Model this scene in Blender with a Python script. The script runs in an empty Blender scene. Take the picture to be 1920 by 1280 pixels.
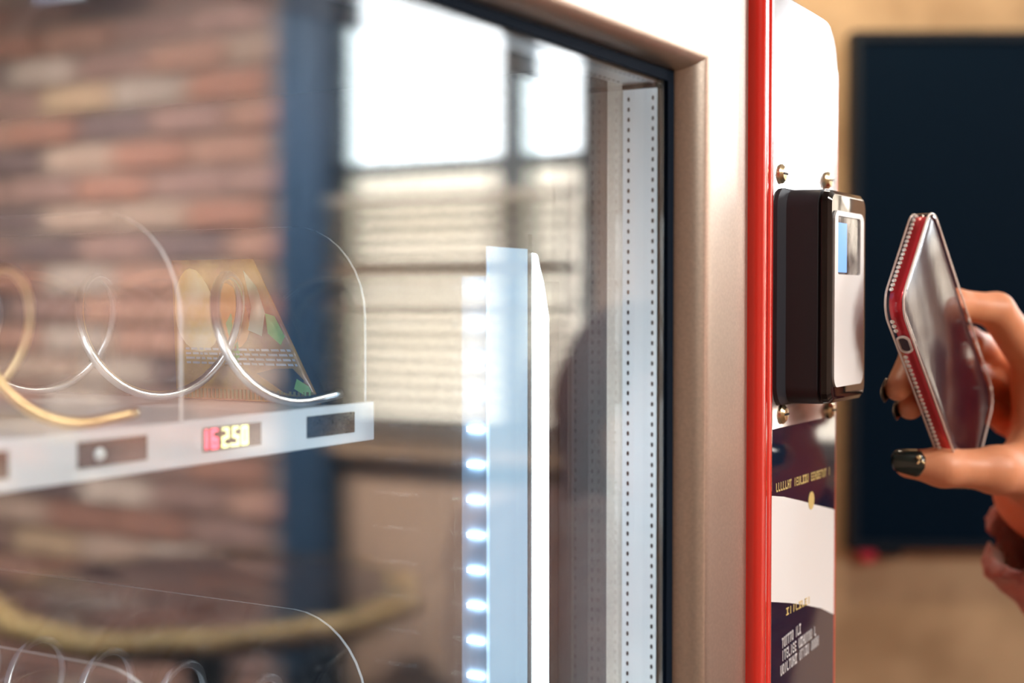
import bpy, bmesh, math, random
import numpy as np
from mathutils import Vector, Matrix
random.seed(7)
rng = np.random.default_rng(7)
PI = math.pi
S = bpy.context.scene
COL = S.collection

# ------------------------------------------------------------------ camera
FPX = 2666.67                       # focal length in pixels of the 1920 wide frame (50 mm on 36 mm)
YAW = math.radians(30)
PITCH = math.atan(75 / FPX)
CAM = Vector((0.0, -0.24, 1.67))
FWD = Vector((math.cos(YAW) * math.cos(PITCH), math.sin(YAW) * math.cos(PITCH), -math.sin(PITCH)))
RGT = Vector((math.sin(YAW), -math.cos(YAW), 0))
UPV = RGT.cross(FWD)
cd = bpy.data.cameras.new('camera')
cd.lens = 50; cd.sensor_width = 36; cd.clip_start = 0.02; cd.clip_end = 60
cd.dof.use_dof = True; cd.dof.focus_distance = 0.645; cd.dof.aperture_fstop = 4.6
cam = bpy.data.objects.new('camera', cd); COL.objects.link(cam)
cam.matrix_world = Matrix(((RGT.x, UPV.x, -FWD.x, CAM.x), (RGT.y, UPV.y, -FWD.y, CAM.y), (RGT.z, UPV.z, -FWD.z, CAM.z), (0, 0, 0, 1)))
S.camera = cam

# ------------------------------------------------------------------ world, exposure
w = bpy.data.worlds.new('world'); S.world = w; w.use_nodes = True
w.node_tree.nodes['Background'].inputs[0].default_value = (0.75, 0.87, 1.0, 1)
w.node_tree.nodes['Background'].inputs[1].default_value = 1.0
S.view_settings.view_transform = 'Standard'; S.view_settings.look = 'None'
S.view_settings.exposure = 0.0; S.view_settings.gamma = 1.0; S.view_settings.use_curve_mapping = False
try:
    c = S.cycles
    c.use_denoising = True; c.max_bounces = 14; c.glossy_bounces = 8; c.transparent_max_bounces = 40
    c.diffuse_bounces = 4; c.sample_clamp_indirect = 6; c.caustics_reflective = False; c.caustics_refractive = False
    c.blur_glossy = 0.3
except Exception:
    pass
E_SPOT_MACHINE, E_SPOT_HAND, E_SPOT_WALL, E_SPOT_BRICK, E_PANEL = 11, 10, 36, 720, 85
WINDOW_UP, WINDOW_LOW = 14.0, 5.5

# ------------------------------------------------------------------ helpers
def ray(x, y): return FWD + RGT * ((x - 960) / FPX) + UPV * ((640 - y) / FPX)
def at_depth(x, y, d): return CAM + ray(x, y) * d
def on_y(x, y, Y): r = ray(x, y); return CAM + r * ((Y - CAM.y) / r.y)
def on_x(x, y, X): r = ray(x, y); return CAM + r * ((X - CAM.x) / r.x)
def mirrored(p): return Vector((p.x, -p.y, p.z))

def inp(n, k, v):
    if k in n.inputs: n.inputs[k].default_value = v
MATS = {}
def mat(name, col, rough=0.5, metal=0.0, emit=None, estr=0.0, noise=None, col2=None, bump=None, coat=0.0, ior=1.5, spec=0.5, sss=0.0, trans=0.0, stretch=None, sheen=0.0):
    m = bpy.data.materials.new(name); m.use_nodes = True
    nt = m.node_tree; b = nt.nodes['Principled BSDF']
    inp(b, 'Base Color', (*col, 1)); inp(b, 'Roughness', rough); inp(b, 'Metallic', metal)
    inp(b, 'IOR', ior); inp(b, 'Specular IOR Level', spec); inp(b, 'Coat Weight', coat); inp(b, 'Coat Roughness', 0.03)
    inp(b, 'Subsurface Weight', sss); inp(b, 'Transmission Weight', trans); inp(b, 'Sheen Weight', sheen)
    if sss:
        inp(b, 'Subsurface Radius', (0.01, 0.004, 0.002)); inp(b, 'Subsurface Scale', 1.0)
    if emit: inp(b, 'Emission Color', (*emit, 1)); inp(b, 'Emission Strength', estr)
    tc = nt.nodes.new('ShaderNodeTexCoord'); mp = nt.nodes.new('ShaderNodeMapping')
    nt.links.new(tc.outputs['Object'], mp.inputs[0])
    if stretch: mp.inputs['Scale'].default_value = stretch
    if noise and col2:
        t = nt.nodes.new('ShaderNodeTexNoise'); t.inputs['Scale'].default_value = noise; t.inputs['Detail'].default_value = 4
        r = nt.nodes.new('ShaderNodeValToRGB'); r.color_ramp.elements[0].color = (*col, 1); r.color_ramp.elements[1].color = (*col2, 1)
        r.color_ramp.elements[0].position = 0.35; r.color_ramp.elements[1].position = 0.68
        nt.links.new(mp.outputs[0], t.inputs['Vector']); nt.links.new(t.outputs['Fac'], r.inputs[0]); nt.links.new(r.outputs[0], b.inputs['Base Color'])
    if bump:
        t = nt.nodes.new('ShaderNodeTexNoise'); t.inputs['Scale'].default_value = bump[0]; t.inputs['Detail'].default_value = 3
        u = nt.nodes.new('ShaderNodeBump'); u.inputs['Strength'].default_value = bump[1]; u.inputs['Distance'].default_value = bump[2] if len(bump) > 2 else 0.001
        nt.links.new(mp.outputs[0], t.inputs['Vector']); nt.links.new(t.outputs['Fac'], u.inputs['Height']); nt.links.new(u.outputs[0], b.inputs['Normal'])
    MATS[name] = m
    return m
def glass_mat(name, r0=0.045, tint=(0.97, 0.985, 0.98), rough=0.0):
    m = bpy.data.materials.new(name); m.use_nodes = True; nt = m.node_tree
    for n in list(nt.nodes): nt.nodes.remove(n)
    out = nt.nodes.new('ShaderNodeOutputMaterial'); mix = nt.nodes.new('ShaderNodeMixShader')
    tr = nt.nodes.new('ShaderNodeBsdfTransparent'); gl = nt.nodes.new('ShaderNodeBsdfGlossy')
    tr.inputs[0].default_value = (*tint, 1); gl.inputs['Roughness'].default_value = rough
    lw = nt.nodes.new('ShaderNodeLayerWeight'); lw.inputs[0].default_value = 0.5
    p = nt.nodes.new('ShaderNodeMath'); p.operation = 'POWER'; p.inputs[1].default_value = 5
    a = nt.nodes.new('ShaderNodeMath'); a.operation = 'MULTIPLY_ADD'; a.inputs[1].default_value = 1 - r0; a.inputs[2].default_value = r0
    nt.links.new(lw.outputs['Facing'], p.inputs[0]); nt.links.new(p.outputs[0], a.inputs[0]); nt.links.new(a.outputs[0], mix.inputs[0])
    nt.links.new(tr.outputs[0], mix.inputs[1]); nt.links.new(gl.outputs[0], mix.inputs[2]); nt.links.new(mix.outputs[0], out.inputs[0])
    MATS[name] = m
    return m

ROOT = {}
def tag(o, label=None, cat=None, group=None, kind=None):
    if label: o['label'] = label
    if cat: o['category'] = cat
    if group: o['group'] = group
    if kind: o['kind'] = kind
    return o
def thing(name, loc, label, cat, group=None):
    o = bpy.data.objects.new(name, None); COL.objects.link(o); o.location = loc; o.empty_display_size = 0.05
    ROOT[o] = Vector(loc); return tag(o, label, cat, group)
def mk(name, verts, faces, m, parent=None, smooth=False, origin=None):
    """link one mesh object; verts are world coordinates, stored relative to the root thing"""
    base = ROOT[parent] if parent is not None else Vector(origin or (0, 0, 0))
    me = bpy.data.meshes.new(name)
    me.from_pydata([tuple(Vector(v) - base) for v in verts], [], [tuple(f) for f in faces]); me.update()
    if smooth: me.shade_smooth()
    if m is not None: me.materials.append(m)
    o = bpy.data.objects.new(name, me); COL.objects.link(o)
    if parent is not None: o.parent = parent
    else: o.location = base
    ROOT[o] = base
    return o
def box_vf(lo, hi):
    x0, y0, z0 = lo; x1, y1, z1 = hi
    v = [(x0, y0, z0), (x1, y0, z0), (x1, y1, z0), (x0, y1, z0), (x0, y0, z1), (x1, y0, z1), (x1, y1, z1), (x0, y1, z1)]
    f = [(0, 3, 2, 1), (4, 5, 6, 7), (0, 1, 5, 4), (1, 2, 6, 5), (2, 3, 7, 6), (3, 0, 4, 7)]
    return v, f
def join_vf(*parts):
    V, F = [], []
    for v, f in parts:
        k = len(V); V += list(v); F += [tuple(i + k for i in q) for q in f]
    return V, F
def boxes(name, bl, m, parent=None, origin=None, bevel=0, seg=2):
    v, f = join_vf(*[box_vf(a, b) for a, b in bl])
    o = mk(name, v, f, m, parent, origin=origin)
    if bevel: do_bevel(o, bevel, seg)
    return o
def do_bevel(o, wdt, seg=2):
    bm = bmesh.new(); bm.from_mesh(o.data)
    bmesh.ops.bevel(bm, geom=[e for e in bm.edges if e.calc_face_angle(0) > 0.6], offset=wdt, segments=seg, affect='EDGES', profile=0.5)
    bm.to_mesh(o.data); bm.free(); o.data.shade_smooth()
    try: o.data.set_sharp_from_angle(angle=math.radians(40))
    except Exception: pass
def box(name, lo, hi, m, parent=None, origin=None, bevel=0, seg=2): return boxes(name, [(lo, hi)], m, parent, origin, bevel, seg)
def tube_vf(pts, r, n=10, closed=False):
    pts = [Vector(p) for p in pts]; V, F = [], []; k = len(pts)
    rr = r if isinstance(r, (list, tuple)) else [r] * k
    nrm = None
    for i, p in enumerate(pts):
        t = (pts[min(i + 1, k - 1)] - pts[max(i - 1, 0)]).normalized()
        if nrm is None:
            nrm = t.orthogonal().normalized()
        nrm = (nrm - t * nrm.dot(t)).normalized(); bi = t.cross(nrm)
        for j in range(n):
            a = 2 * PI * j / n; V.append(p + (nrm * math.cos(a) + bi * math.sin(a)) * rr[i])
    for i in range(k - 1):
        for j in range(n):
            F.append((i * n + j, i * n + (j + 1) % n, (i + 1) * n + (j + 1) % n, (i + 1) * n + j))
    F.append(tuple(range(n - 1, -1, -1))); F.append(tuple((k - 1) * n + j for j in range(n)))
    return V, F
def tube(name, pts, r, m, parent=None, n=10, origin=None):
    v, f = tube_vf(pts, r, n); return mk(name, v, f, m, parent, True, origin)
def lathe_vf(prof, c, axis=Vector((0, 0, 1)), n=24):
    axis = axis.normalized(); u = axis.orthogonal().normalized(); v = axis.cross(u); V, F = [], []
    for (r, h) in prof:
        for j in range(n):
            a = 2 * PI * j / n; V.append(Vector(c) + axis * h + (u * math.cos(a) + v * math.sin(a)) * r)
    for i in range(len(prof) - 1):
        for j in range(n):
            F.append((i * n + j, i * n + (j + 1) % n, (i + 1) * n + (j + 1) % n, (i + 1) * n + j))
    F.append(tuple(range(n - 1, -1, -1))); F.append(tuple((len(prof) - 1) * n + j for j in range(n)))
    return V, F
def lathe(name, prof, c, m, parent=None, axis=Vector((0, 0, 1)), n=24, origin=None, smooth=True):
    v, f = lathe_vf(prof, c, axis, n); o = mk(name, v, f, m, parent, smooth, origin)
    try: o.data.set_sharp_from_angle(angle=math.radians(35))
    except Exception: pass
    return o
def prism_vf(poly, fn, t0, t1):
    """poly: 2-D outline; fn(u, v, t) -> 3-D"""
    n = len(poly); V = [fn(u, v, t0) for u, v in poly] + [fn(u, v, t1) for u, v in poly]
    F = [tuple(range(n - 1, -1, -1)), tuple(range(n, 2 * n))] + [(i, (i + 1) % n, n + (i + 1) % n, n + i) for i in range(n)]
    return V, F
def rrect(w_, h_, r, n=6, cx=0, cy=0):
    P = []
    for sx, sy, a0 in ((1, 1, 0), (-1, 1, 90), (-1, -1, 180), (1, -1, 270)):
        for k in range(n + 1):
            a = math.radians(a0 + 90 * k / n); P.append((cx + sx * (w_ / 2 - r) + r * math.cos(a), cy + sy * (h_ / 2 - r) + r * math.sin(a)))
    return P
# ---- signed distance surfaces for organic bodies
def cone(a, b, ra, rb):
    a = np.array(a, float); b = np.array(b, float); ab = b - a; L = max(ab @ ab, 1e-12)
    def f(P):
        t = np.clip(((P - a) @ ab) / L, 0, 1)
        return np.linalg.norm(P - a - t[..., None] * ab, axis=-1) - (ra + (rb - ra) * t)
    return f
def ell(c, r, rot=None):
    c = np.array(c, float); r = np.array(r, float); M = np.array(rot, float) if rot is not None else np.eye(3)
    def f(P):
        q = (P - c) @ M.T; k0 = np.linalg.norm(q / r, axis=-1); k1 = np.linalg.norm(q / (r * r), axis=-1)
        return k0 * (k0 - 1) / np.maximum(k1, 1e-9)
    return f
def smin(a, b, k):
    h = np.maximum(k - np.abs(a - b), 0) / k
    return np.minimum(a, b) - h * h * k * 0.25
def union(fs, k):
    def f(P):
        d = fs[0](P)
        for g in fs[1:]: d = smin(d, g(P), k)
        return d
    return f
def surface(f, lo, hi, h):
    lo = np.array(lo, float); n = np.ceil((np.array(hi, float) - lo) / h).astype(int) + 1
    g = np.stack(np.meshgrid(*[lo[i] + h * np.arange(n[i]) for i in range(3)], indexing='ij'), -1)
    V = f(g); ins = V < 0
    cs = tuple(k - 1 for k in n); acc = np.zeros(cs + (3,)); cnt = np.zeros(cs)
    corners = [(i, j, k) for i in (0, 1) for j in (0, 1) for k in (0, 1)]
    sl = lambda c, o: tuple(slice(o[i], o[i] + cs[i]) for i in range(3))
    for a in corners:
        for ax in range(3):
            if a[ax]: continue
            b = list(a); b[ax] = 1; b = tuple(b)
            va, vb = V[sl(0, a)], V[sl(0, b)]; m = (va < 0) != (vb < 0)
            t = np.where(m, va / np.where(m, va - vb, 1), 0)
            off = np.array(a, float)[None, None, None] + t[..., None] * np.eye(3)[ax]
            acc += np.where(m[..., None], off, 0); cnt += m
    act = cnt > 0; idx = -np.ones(cs, int); idx[act] = np.arange(act.sum())
    ii = np.argwhere(act); verts = lo + h * (ii + acc[act] / cnt[act][:, None])
    faces = []
    for ax in range(3):
        u, v = (ax + 1) % 3, (ax + 2) % 3
        s0 = [slice(None)] * 3; s1 = [slice(None)] * 3; s0[ax] = slice(0, -1); s1[ax] = slice(1, None)
        A, B = ins[tuple(s0)], ins[tuple(s1)]; e = np.argwhere(A != B)
        e = e[(e[:, u] > 0) & (e[:, v] > 0) & (e[:, u] < n[u] - 1) & (e[:, v] < n[v] - 1)]
        sg = A[tuple(e.T)]
        def cell(du, dv):
            q = e.copy(); q[:, u] += du; q[:, v] += dv; return idx[tuple(q.T)]
        Q = np.stack([cell(-1, -1), cell(0, -1), cell(0, 0), cell(-1, 0)], 1)
        Q[~sg] = Q[~sg][:, ::-1]; faces.append(Q)
    return verts, np.concatenate(faces)
def organic(name, f, lo, hi, h, m, parent=None, origin=None, relax=2):
    v, q = surface(f, lo, hi, h)
    lab = np.arange(len(v))                      # keep the largest connected piece
    while True:
        mn = lab[q].min(1); new = lab.copy()
        for i in range(4): np.minimum.at(new, q[:, i], mn)
        new = new[new]
        if (new == lab).all(): break
        lab = new
    big = np.bincount(lab).argmax(); keep = lab == big
    idx = np.cumsum(keep) - 1; q = idx[q[keep[q[:, 0]]]]; v = v[keep]
    for _ in range(relax):
        s = np.zeros_like(v); c = np.zeros(len(v))
        for i in range(4):
            a, b = q[:, i], q[:, (i + 1) % 4]
            np.add.at(s, a, v[b]); np.add.at(c, a, 1); np.add.at(s, b, v[a]); np.add.at(c, b, 1)
        v = v * 0.5 + 0.5 * s / np.maximum(c, 1)[:, None]
    return mk(name, v.tolist(), q.tolist(), m, parent, True, origin)

# ------------------------------------------------------------------ materials
M_frame = mat('frame_silver', (0.45, 0.40, 0.35), 0.33, 0.85, bump=(900, 0.12, 0.0004), noise=700, col2=(0.52, 0.46, 0.40))
M_panel = mat('panel_silver', (0.80, 0.80, 0.81), 0.22, 0.85)
M_red = mat('red_lacquer', (0.66, 0.022, 0.014), 0.16, 0.0, coat=0.6)
M_redside = mat('red_side', (0.78, 0.10, 0.06), 0.4)
M_gasket = mat('gasket_rubber', (0.003, 0.009, 0.020), 0.8, spec=0.08)
M_glass = glass_mat('window_glass', 0.048)
M_acryl = glass_mat('clear_acrylic', 0.035, (0.99, 0.99, 0.99))
M_acedge = mat('acrylic_edge', (0.75, 0.78, 0.82), 0.25, emit=None)
M_alu = mat('bare_aluminium', (0.86, 0.88, 0.90), 0.38, 0.7)
M_hole = mat('hole_dark', (0.03, 0.03, 0.035), 0.7)
M_liner = mat('liner_dark', (0.020, 0.020, 0.026), 0.55)
M_blackpl = mat('black_plastic', (0.018, 0.019, 0.028), 0.5, bump=(600, 0.05, 0.0003))
M_gloss = mat('gloss_black', (0.006, 0.006, 0.008), 0.08, coat=0.5)
M_white = mat('plain_white', (0.86, 0.88, 0.90), 0.4)
M_tray = mat('tray_white', (0.72, 0.76, 0.84), 0.4)
M_steel = mat('wire_steel', (0.80, 0.80, 0.82), 0.25, 1.0)
M_goldtint = mat('wire_gold_tint', (0.75, 0.52, 0.26), 0.3, 1.0)  # gold tint puts warm reflected light into the wire colour
M_screw = mat('screw_brass', (0.70, 0.58, 0.36), 0.25, 1.0)
M_led = mat('led_chip', (0.9, 0.95, 1), 0.4, emit=(0.66, 0.86, 1.0), estr=90)
M_flangeglow = mat('flange_glow', (0.9, 0.95, 1), 0.4, emit=(0.80, 0.92, 1.0), estr=4.5)
M_ledplate = mat('led_plate', (0.55, 0.70, 0.88), 0.45, 0.0, emit=(0.36, 0.66, 1.0), estr=0.62)  # emission stands in for LED light falling on the plate
M_ledback = mat('led_strip', (0.10, 0.14, 0.20), 0.5, emit=(0.25, 0.55, 0.95), estr=0.2)  # weak emission paints the LED spill between the chips
M_disp = mat('display_dark', (0.020, 0.016, 0.018), 0.15, noise=900, col2=(0.06, 0.055, 0.06))
M_dred = mat('digit_red', (0.5, 0.02, 0.05), 0.4, emit=(1.0, 0.13, 0.22), estr=3.2)
M_dyel = mat('digit_yellow', (0.5, 0.5, 0.2), 0.4, emit=(0.95, 0.92, 0.45), estr=2.6)
M_lcd = mat('lcd_blue', (0.1, 0.25, 0.5), 0.2, emit=(0.22, 0.50, 1.0), estr=0.8)
M_lcdoff = mat('lcd_grey', (0.05, 0.05, 0.055), 0.1, noise=220, col2=(0.30, 0.29, 0.29), stretch=(1, 1, 0.5))  # mottled grey paints a reflection into the display colour
M_navy = mat('label_navy', (0.004, 0.014, 0.040), 0.07, coat=0.3, ior=1.55)
M_gold = mat('label_gold', (0.75, 0.58, 0.22), 0.35)
M_wtxt = mat('label_white', (0.75, 0.75, 0.78), 0.4)

# ------------------------------------------------------------------ the room
M_floor = mat('floor_wood', (0.10, 0.065, 0.045), 0.35, noise=6, col2=(0.16, 0.10, 0.07), stretch=(1, 8, 1))
M_ceil = mat('ceiling_paint', (0.55, 0.50, 0.45), 0.8)
M_plaster = mat('plaster_beige', (0.34, 0.235, 0.14), 0.75, noise=5, col2=(0.56, 0.42, 0.27), bump=(14, 0.3, 0.004))
M_plain = mat('wall_brown', (0.44, 0.30, 0.22), 0.7, noise=4, col2=(0.52, 0.36, 0.26))
M_mortar = mat('mortar', (0.30, 0.24, 0.21), 0.9, noise=30, col2=(0.40, 0.33, 0.30), bump=(80, 0.4, 0.004))
M_black = mat('painted_steel_navy', (0.010, 0.045, 0.105), 0.5)
M_wframe = mat('window_frame_grey', (0.10, 0.12, 0.14), 0.5)
M_pane_up = mat('daylit_pane', (0.9, 0.95, 1), 0.2, emit=(0.90, 0.96, 1.0), estr=WINDOW_UP)
M_pane_lo = mat('daylit_lower_pane', (0.9, 0.9, 0.85), 0.2, emit=(1.0, 0.90, 0.76), estr=WINDOW_LOW)
M_slat = mat('blind_slat', (0.80, 0.72, 0.62), 0.5, trans=0.0)

def struct(o): o['kind'] = 'structure'; return o
ZC = 2.75
struct(box('floor', (-2.2, -4.4, -0.1), (3.0, 1.9, 0.0), M_floor))
struct(box('ceiling', (-2.2, -4.4, ZC), (3.0, 1.9, ZC + 0.1), M_ceil))
XW = 2.6
WY0, WY1, WZ0, WZ1 = -1.735, -1.07, 1.36, 2.62      # first window
VY0, VY1 = -0.78, -0.22                               # second window, unseen, added to keep frame and panel bright
struct(boxes('wall_right', [((XW, WY0, 0), (XW + 0.2, -0.02, WZ0)), ((XW, WY0, WZ1), (XW + 0.2, -0.02, ZC)), ((XW, WY1, WZ0), (XW + 0.2, VY0, WZ1)), ((XW, VY1, WZ0), (XW + 0.2, -0.02, WZ1))], M_plain))
struct(box('wall_front', (-2.2, -4.4, 0), (3.0, -4.2, ZC), M_plain))
struct(box('wall_left', (-2.2, -4.2, 0), (-2.0, 0.9, ZC), M_plain))
struct(box('wall_back', (-2.2, 0.9, 0), (2.07, 1.1, ZC), M_plaster))
# plastered wall that runs at an angle beside the machine
a0 = Vector((XW, -0.02, 0)); dv = Vector((-0.5, 0.8660254, 0)); nv = Vector((0.8660254, 0.5, 0))
def aw(s, z, t=0.0): p = a0 + dv * s + nv * t; return (p.x, p.y, z)
v, f = prism_vf([(0, 0), (1.9, 0), (1.9, ZC), (0, ZC)], lambda u, q, t: aw(u, q, t), 0, 0.15)
struct(mk('wall_angled', v, f, M_plaster))
# brick wall: each brick a piece of its own
BW = struct(box('wall_brick', (XW + 0.012, -4.2, 0), (XW + 0.2, WY0 - 0.1, ZC), M_mortar))
ROOT[BW] = Vector((0, 0, 0))
bcols_ = [((0.42, 0.18, 0.12), (0.30, 0.13, 0.10)), ((0.50, 0.26, 0.19), (0.38, 0.18, 0.14)), ((0.20, 0.12, 0.12), (0.12, 0.08, 0.09)),
         ((0.58, 0.40, 0.32), (0.45, 0.28, 0.22)), ((0.36, 0.20, 0.17), (0.24, 0.13, 0.12)), ((0.62, 0.42, 0.26), (0.50, 0.30, 0.18)), ((0.66, 0.52, 0.46), (0.52, 0.38, 0.33))]
bcols = [tuple(tuple(x * .8 + .2 * (sum(c_) / 3) + .015 for x in c_) for c_ in pr_) for pr_ in bcols_]
bmesh_list = []
for k, (c1, c2) in enumerate(bcols):
    bm_ = mat('brick_%d' % k, c1, 0.85, noise=18, col2=c2, bump=(60, 0.5, 0.004))
    vv, ff = box_vf((-0.014, -0.117, -0.031), (0.012, 0.117, 0.031))
    vv = [Vector(p) + Vector((random.uniform(-.002, .002), random.uniform(-.003, .003), random.uniform(-.002, .002))) for p in vv]
    me = bpy.data.meshes.new('brick'); me.from_pydata(vv, [], ff); me.materials.append(bm_)
    bmesh_list.append(me)
course = 0.0765
for r in range(int(ZC / course)):
    y = WY0 - 0.11 - (0.06 if r % 2 else 0.185)
    while y > -3.55:
        o = bpy.data.objects.new('brick', random.choices(bmesh_list, [5, 4, 4, 3, 4, 2, 2])[0]); COL.objects.link(o)
        o.parent = BW; o.location = (XW + 0.012 + random.uniform(-.004, .004), y, r * course + 0.045)
        o.rotation_euler.x = random.uniform(-.008, .008)
        y -= 0.25
# dark steel column between the bricks and the window
t = thing('steel_column', (XW - 0.1, WY0 - 0.07, 0), 'dark navy painted steel column between brick wall and window', 'column')
CY0, CY1 = WY0 - 0.095, WY0 + 0.045
boxes('shaft', [((XW - 0.062, CY0, 0.02), (XW - 0.054, CY1, ZC)), ((XW - 0.014, CY0, 0.02), (XW - 0.006, CY1, ZC)), ((XW - 0.054, (CY0 + CY1) / 2 - .006, 0.02), (XW - 0.014, (CY0 + CY1) / 2 + .006, ZC))], M_black, t)
box('base_plate', (XW - 0.11, CY0 - 0.03, 0), (XW - 0.005, CY1 + 0.03, 0.02), M_black, t)
# two windows, each with a slatted blind over its lower panes
ZT = 1.968
M_sill = mat('sill_oak', (0.35, 0.24, 0.16), 0.4); M_rail = mat('blind_rail', (0.22, 0.16, 0.12), 0.5)
def make_window(name, y0, y1, mulls, label):
    WIN = struct(boxes(name, [((XW + 0.02, y0, WZ0), (XW + 0.09, y1, WZ0 + 0.05)), ((XW + 0.02, y0, WZ1 - 0.05), (XW + 0.09, y1, WZ1)),
            ((XW + 0.02, y0, WZ0 + .05), (XW + 0.09, y0 + 0.04, WZ1 - .05)), ((XW + 0.02, y1 - 0.04, WZ0 + .05), (XW + 0.09, y1, WZ1 - .05))], M_wframe))
    ROOT[WIN] = Vector((0, 0, 0))
    ys = [y0 + .02] + mulls + [y1 - .02]
    for y in mulls: box('mullion', (XW + 0.0, y - 0.028, WZ0 + 0.05), (XW + 0.085, y + 0.028, WZ1 - 0.05), M_wframe, WIN)
    for i in range(len(ys) - 1):
        ya, yb = ys[i] + (0.02 if i == 0 else 0.028), ys[i + 1] - (0.02 if i == len(ys) - 2 else 0.028)
        box('transom', (XW + 0.015, ya, ZT - 0.012), (XW + 0.08, yb, ZT + 0.012), M_wframe, WIN)
        box('pane', (XW + 0.055, ya, ZT + 0.012), (XW + 0.061, yb, WZ1 - 0.05), M_pane_up, WIN)
        box('pane', (XW + 0.055, ya, WZ0 + 0.05), (XW + 0.061, yb, ZT - 0.012), M_pane_lo, WIN)
    box('sill', (XW - 0.05, y0 + .03, WZ0 - 0.03), (XW + 0.02, y1, WZ0), M_sill, WIN)
    ym = (y0 + y1) / 2; hw = (y1 - y0) / 2 - .034
    t = thing('window_blind', (XW - 0.02, ym, WZ0), label, 'blind', 'slatted window blinds')
    box('head_rail', (XW - 0.045, ym - hw, 1.885), (XW - 0.01, ym + hw, 1.905), M_slat, t)
    for z in (1.738, 1.662, 1.381): box('rail', (XW - 0.046, ym - hw, z - .007), (XW - 0.010, ym + hw, z + .007), M_rail, t)
    vv = [(-.010, -hw, .007), (.010, -hw, -.007), (.010, hw, -.007), (-.010, hw, .007)]
    vv = vv + [(a + .0012, b, c + .0012) for a, b, c in vv]
    me = bpy.data.meshes.new('slat'); me.from_pydata(vv, [], [(3, 2, 1, 0), (4, 5, 6, 7), (0, 1, 5, 4), (1, 2, 6, 5), (2, 3, 7, 6), (3, 0, 4, 7)]); me.materials.append(M_slat)
    for i in range(17):
        z = 1.868 - i * 0.0285
        if min(abs(z - q_) for q_ in (1.738, 1.662, 1.381)) < .012: continue
        o = bpy.data.objects.new('slat', me); COL.objects.link(o); o.parent = t; o.location = (-0.008, 0, z - WZ0)
    for y in (ym - hw * .6, ym + hw * .6): tube('cord', [(XW - 0.028, y, 1.885), (XW - 0.028, y, 1.385)], 0.0012, M_slat, t, 6)
make_window('window_1', WY0, WY1, [-1.258], 'beige slatted blind on the window beside the dark steel column')
make_window('added_window', VY0, VY1, [-0.50], 'beige slatted blind on the added unseen window next to the angled plaster wall')
# dark wall board with a small red lamp, on the angled wall
def on_aw(x, y, t=0.0):
    r = ray(x, y); P0 = a0 + nv * t; return CAM + r * ((P0 - CAM).dot(nv) / r.dot(nv))
pA, pB = on_aw(1596, 60, -0.03), on_aw(2080, 1030, -0.03)
M_board = mat('board_navy', (0.0004, 0.007, 0.020), 0.5, spec=0.05)
M_boardrim = mat('board_rim', (0.004, 0.010, 0.020), 0.5, spec=0.2)
sA, sB = (pA - a0).dot(dv), (pB - a0).dot(dv)
bt = thing('wall_screen', aw((sA + sB) / 2, pB.z, -0.03), 'large dark flat screen on the beige plaster wall', 'screen')
def awbox(s0, s1, z0, z1, t0, t1): return prism_vf([(s0, z0), (s1, z0), (s1, z1), (s0, z1)], lambda u, q, t: aw(u, q, t), t0, t1)
rm = 0.014
v, f = join_vf(awbox(sA, sB, pB.z, pB.z + rm, -.042, -.002), awbox(sA, sB, pA.z - rm, pA.z, -.042, -.002), awbox(sA, sA - rm, pB.z + rm, pA.z - rm, -.042, -.002), awbox(sB + rm, sB, pB.z + rm, pA.z - rm, -.042, -.002))
mk('bezel', v, f, M_boardrim, bt)
v, f = awbox(sA - rm, sB + rm, pB.z + rm, pA.z - rm, -.036, -.002); mk('screen_panel', v, f, M_board, bt)
q = on_aw(1628, 1040, -0.02)
lathe('standby_lamp', [(0.0, -.012), (0.008, -.012), (0.012, -0.006), (0.012, 0.016)], q, mat('lamp_red', (0.4, 0.02, 0.04), 0.3, emit=(1, .05, .1), estr=0.15), bt, axis=nv, n=16)
q = on_aw(1663, 1022, -0.02)
v, f = awbox((q - a0).dot(dv) + .02, (q - a0).dot(dv) - .02, q.z - .016, q.z + .02, -.035, -.002); mk('sensor_box', v, f, M_boardrim, bt)

# ------------------------------------------------------------------ lamps
M_lamp = mat('lamp_black', (0.02, 0.02, 0.02), 0.4)
def spot(loc, target, energy, col, label, angle=70, size=0.05):
    loc = Vector(loc); d = (Vector(target) - loc).normalized()
    t = thing('ceiling_spot', (loc.x, loc.y, ZC), label, 'lamp', 'ceiling spotlights')
    tube('stem', [(loc.x, loc.y, ZC), loc - d * 0.05], 0.008, M_lamp, t)
    lathe('housing', [(0.012, -0.09), (0.032, -0.08), (0.036, 0.0), (0.034, 0.001), (0.030, -0.012)], loc, M_lamp, t, axis=d, n=20)
    lathe('lens', [(0.029, -0.013), (0.029, -0.010)], loc, mat('lamp_lens', col, 0.3, emit=col, estr=20), t, axis=d, n=20)
    L = bpy.data.lights.new('spot_light', 'SPOT'); L.energy = energy; L.color = col; L.spot_size = math.radians(angle); L.spot_blend = 0.9; L.shadow_soft_size = size
    o = bpy.data.objects.new('spot_light', L); COL.objects.link(o); o.parent = t
    o.location = loc + d * 0.012 - Vector(t.location); o.rotation_euler = d.to_track_quat('-Z', 'Y').to_euler()
    return t
WARM = (1.0, 0.78, 0.52); NEUT = (1.0, 0.95, 0.88)
spot((0.55, -0.75, 2.55), (0.60, 0.0, 1.80), E_SPOT_MACHINE, NEUT, 'ceiling spotlight aimed at the vending machine', 60)
spot((1.25, 0.10, 2.60), (0.85, -0.08, 1.60), E_SPOT_HAND, (1.0, 0.86, 0.66), 'ceiling spotlight aimed at the hand with the phone', 40)
spot((1.75, 0.20, 2.60), (2.32, 0.46, 2.10), E_SPOT_WALL, WARM, 'ceiling spotlight washing the beige plaster wall', 110)
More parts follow.
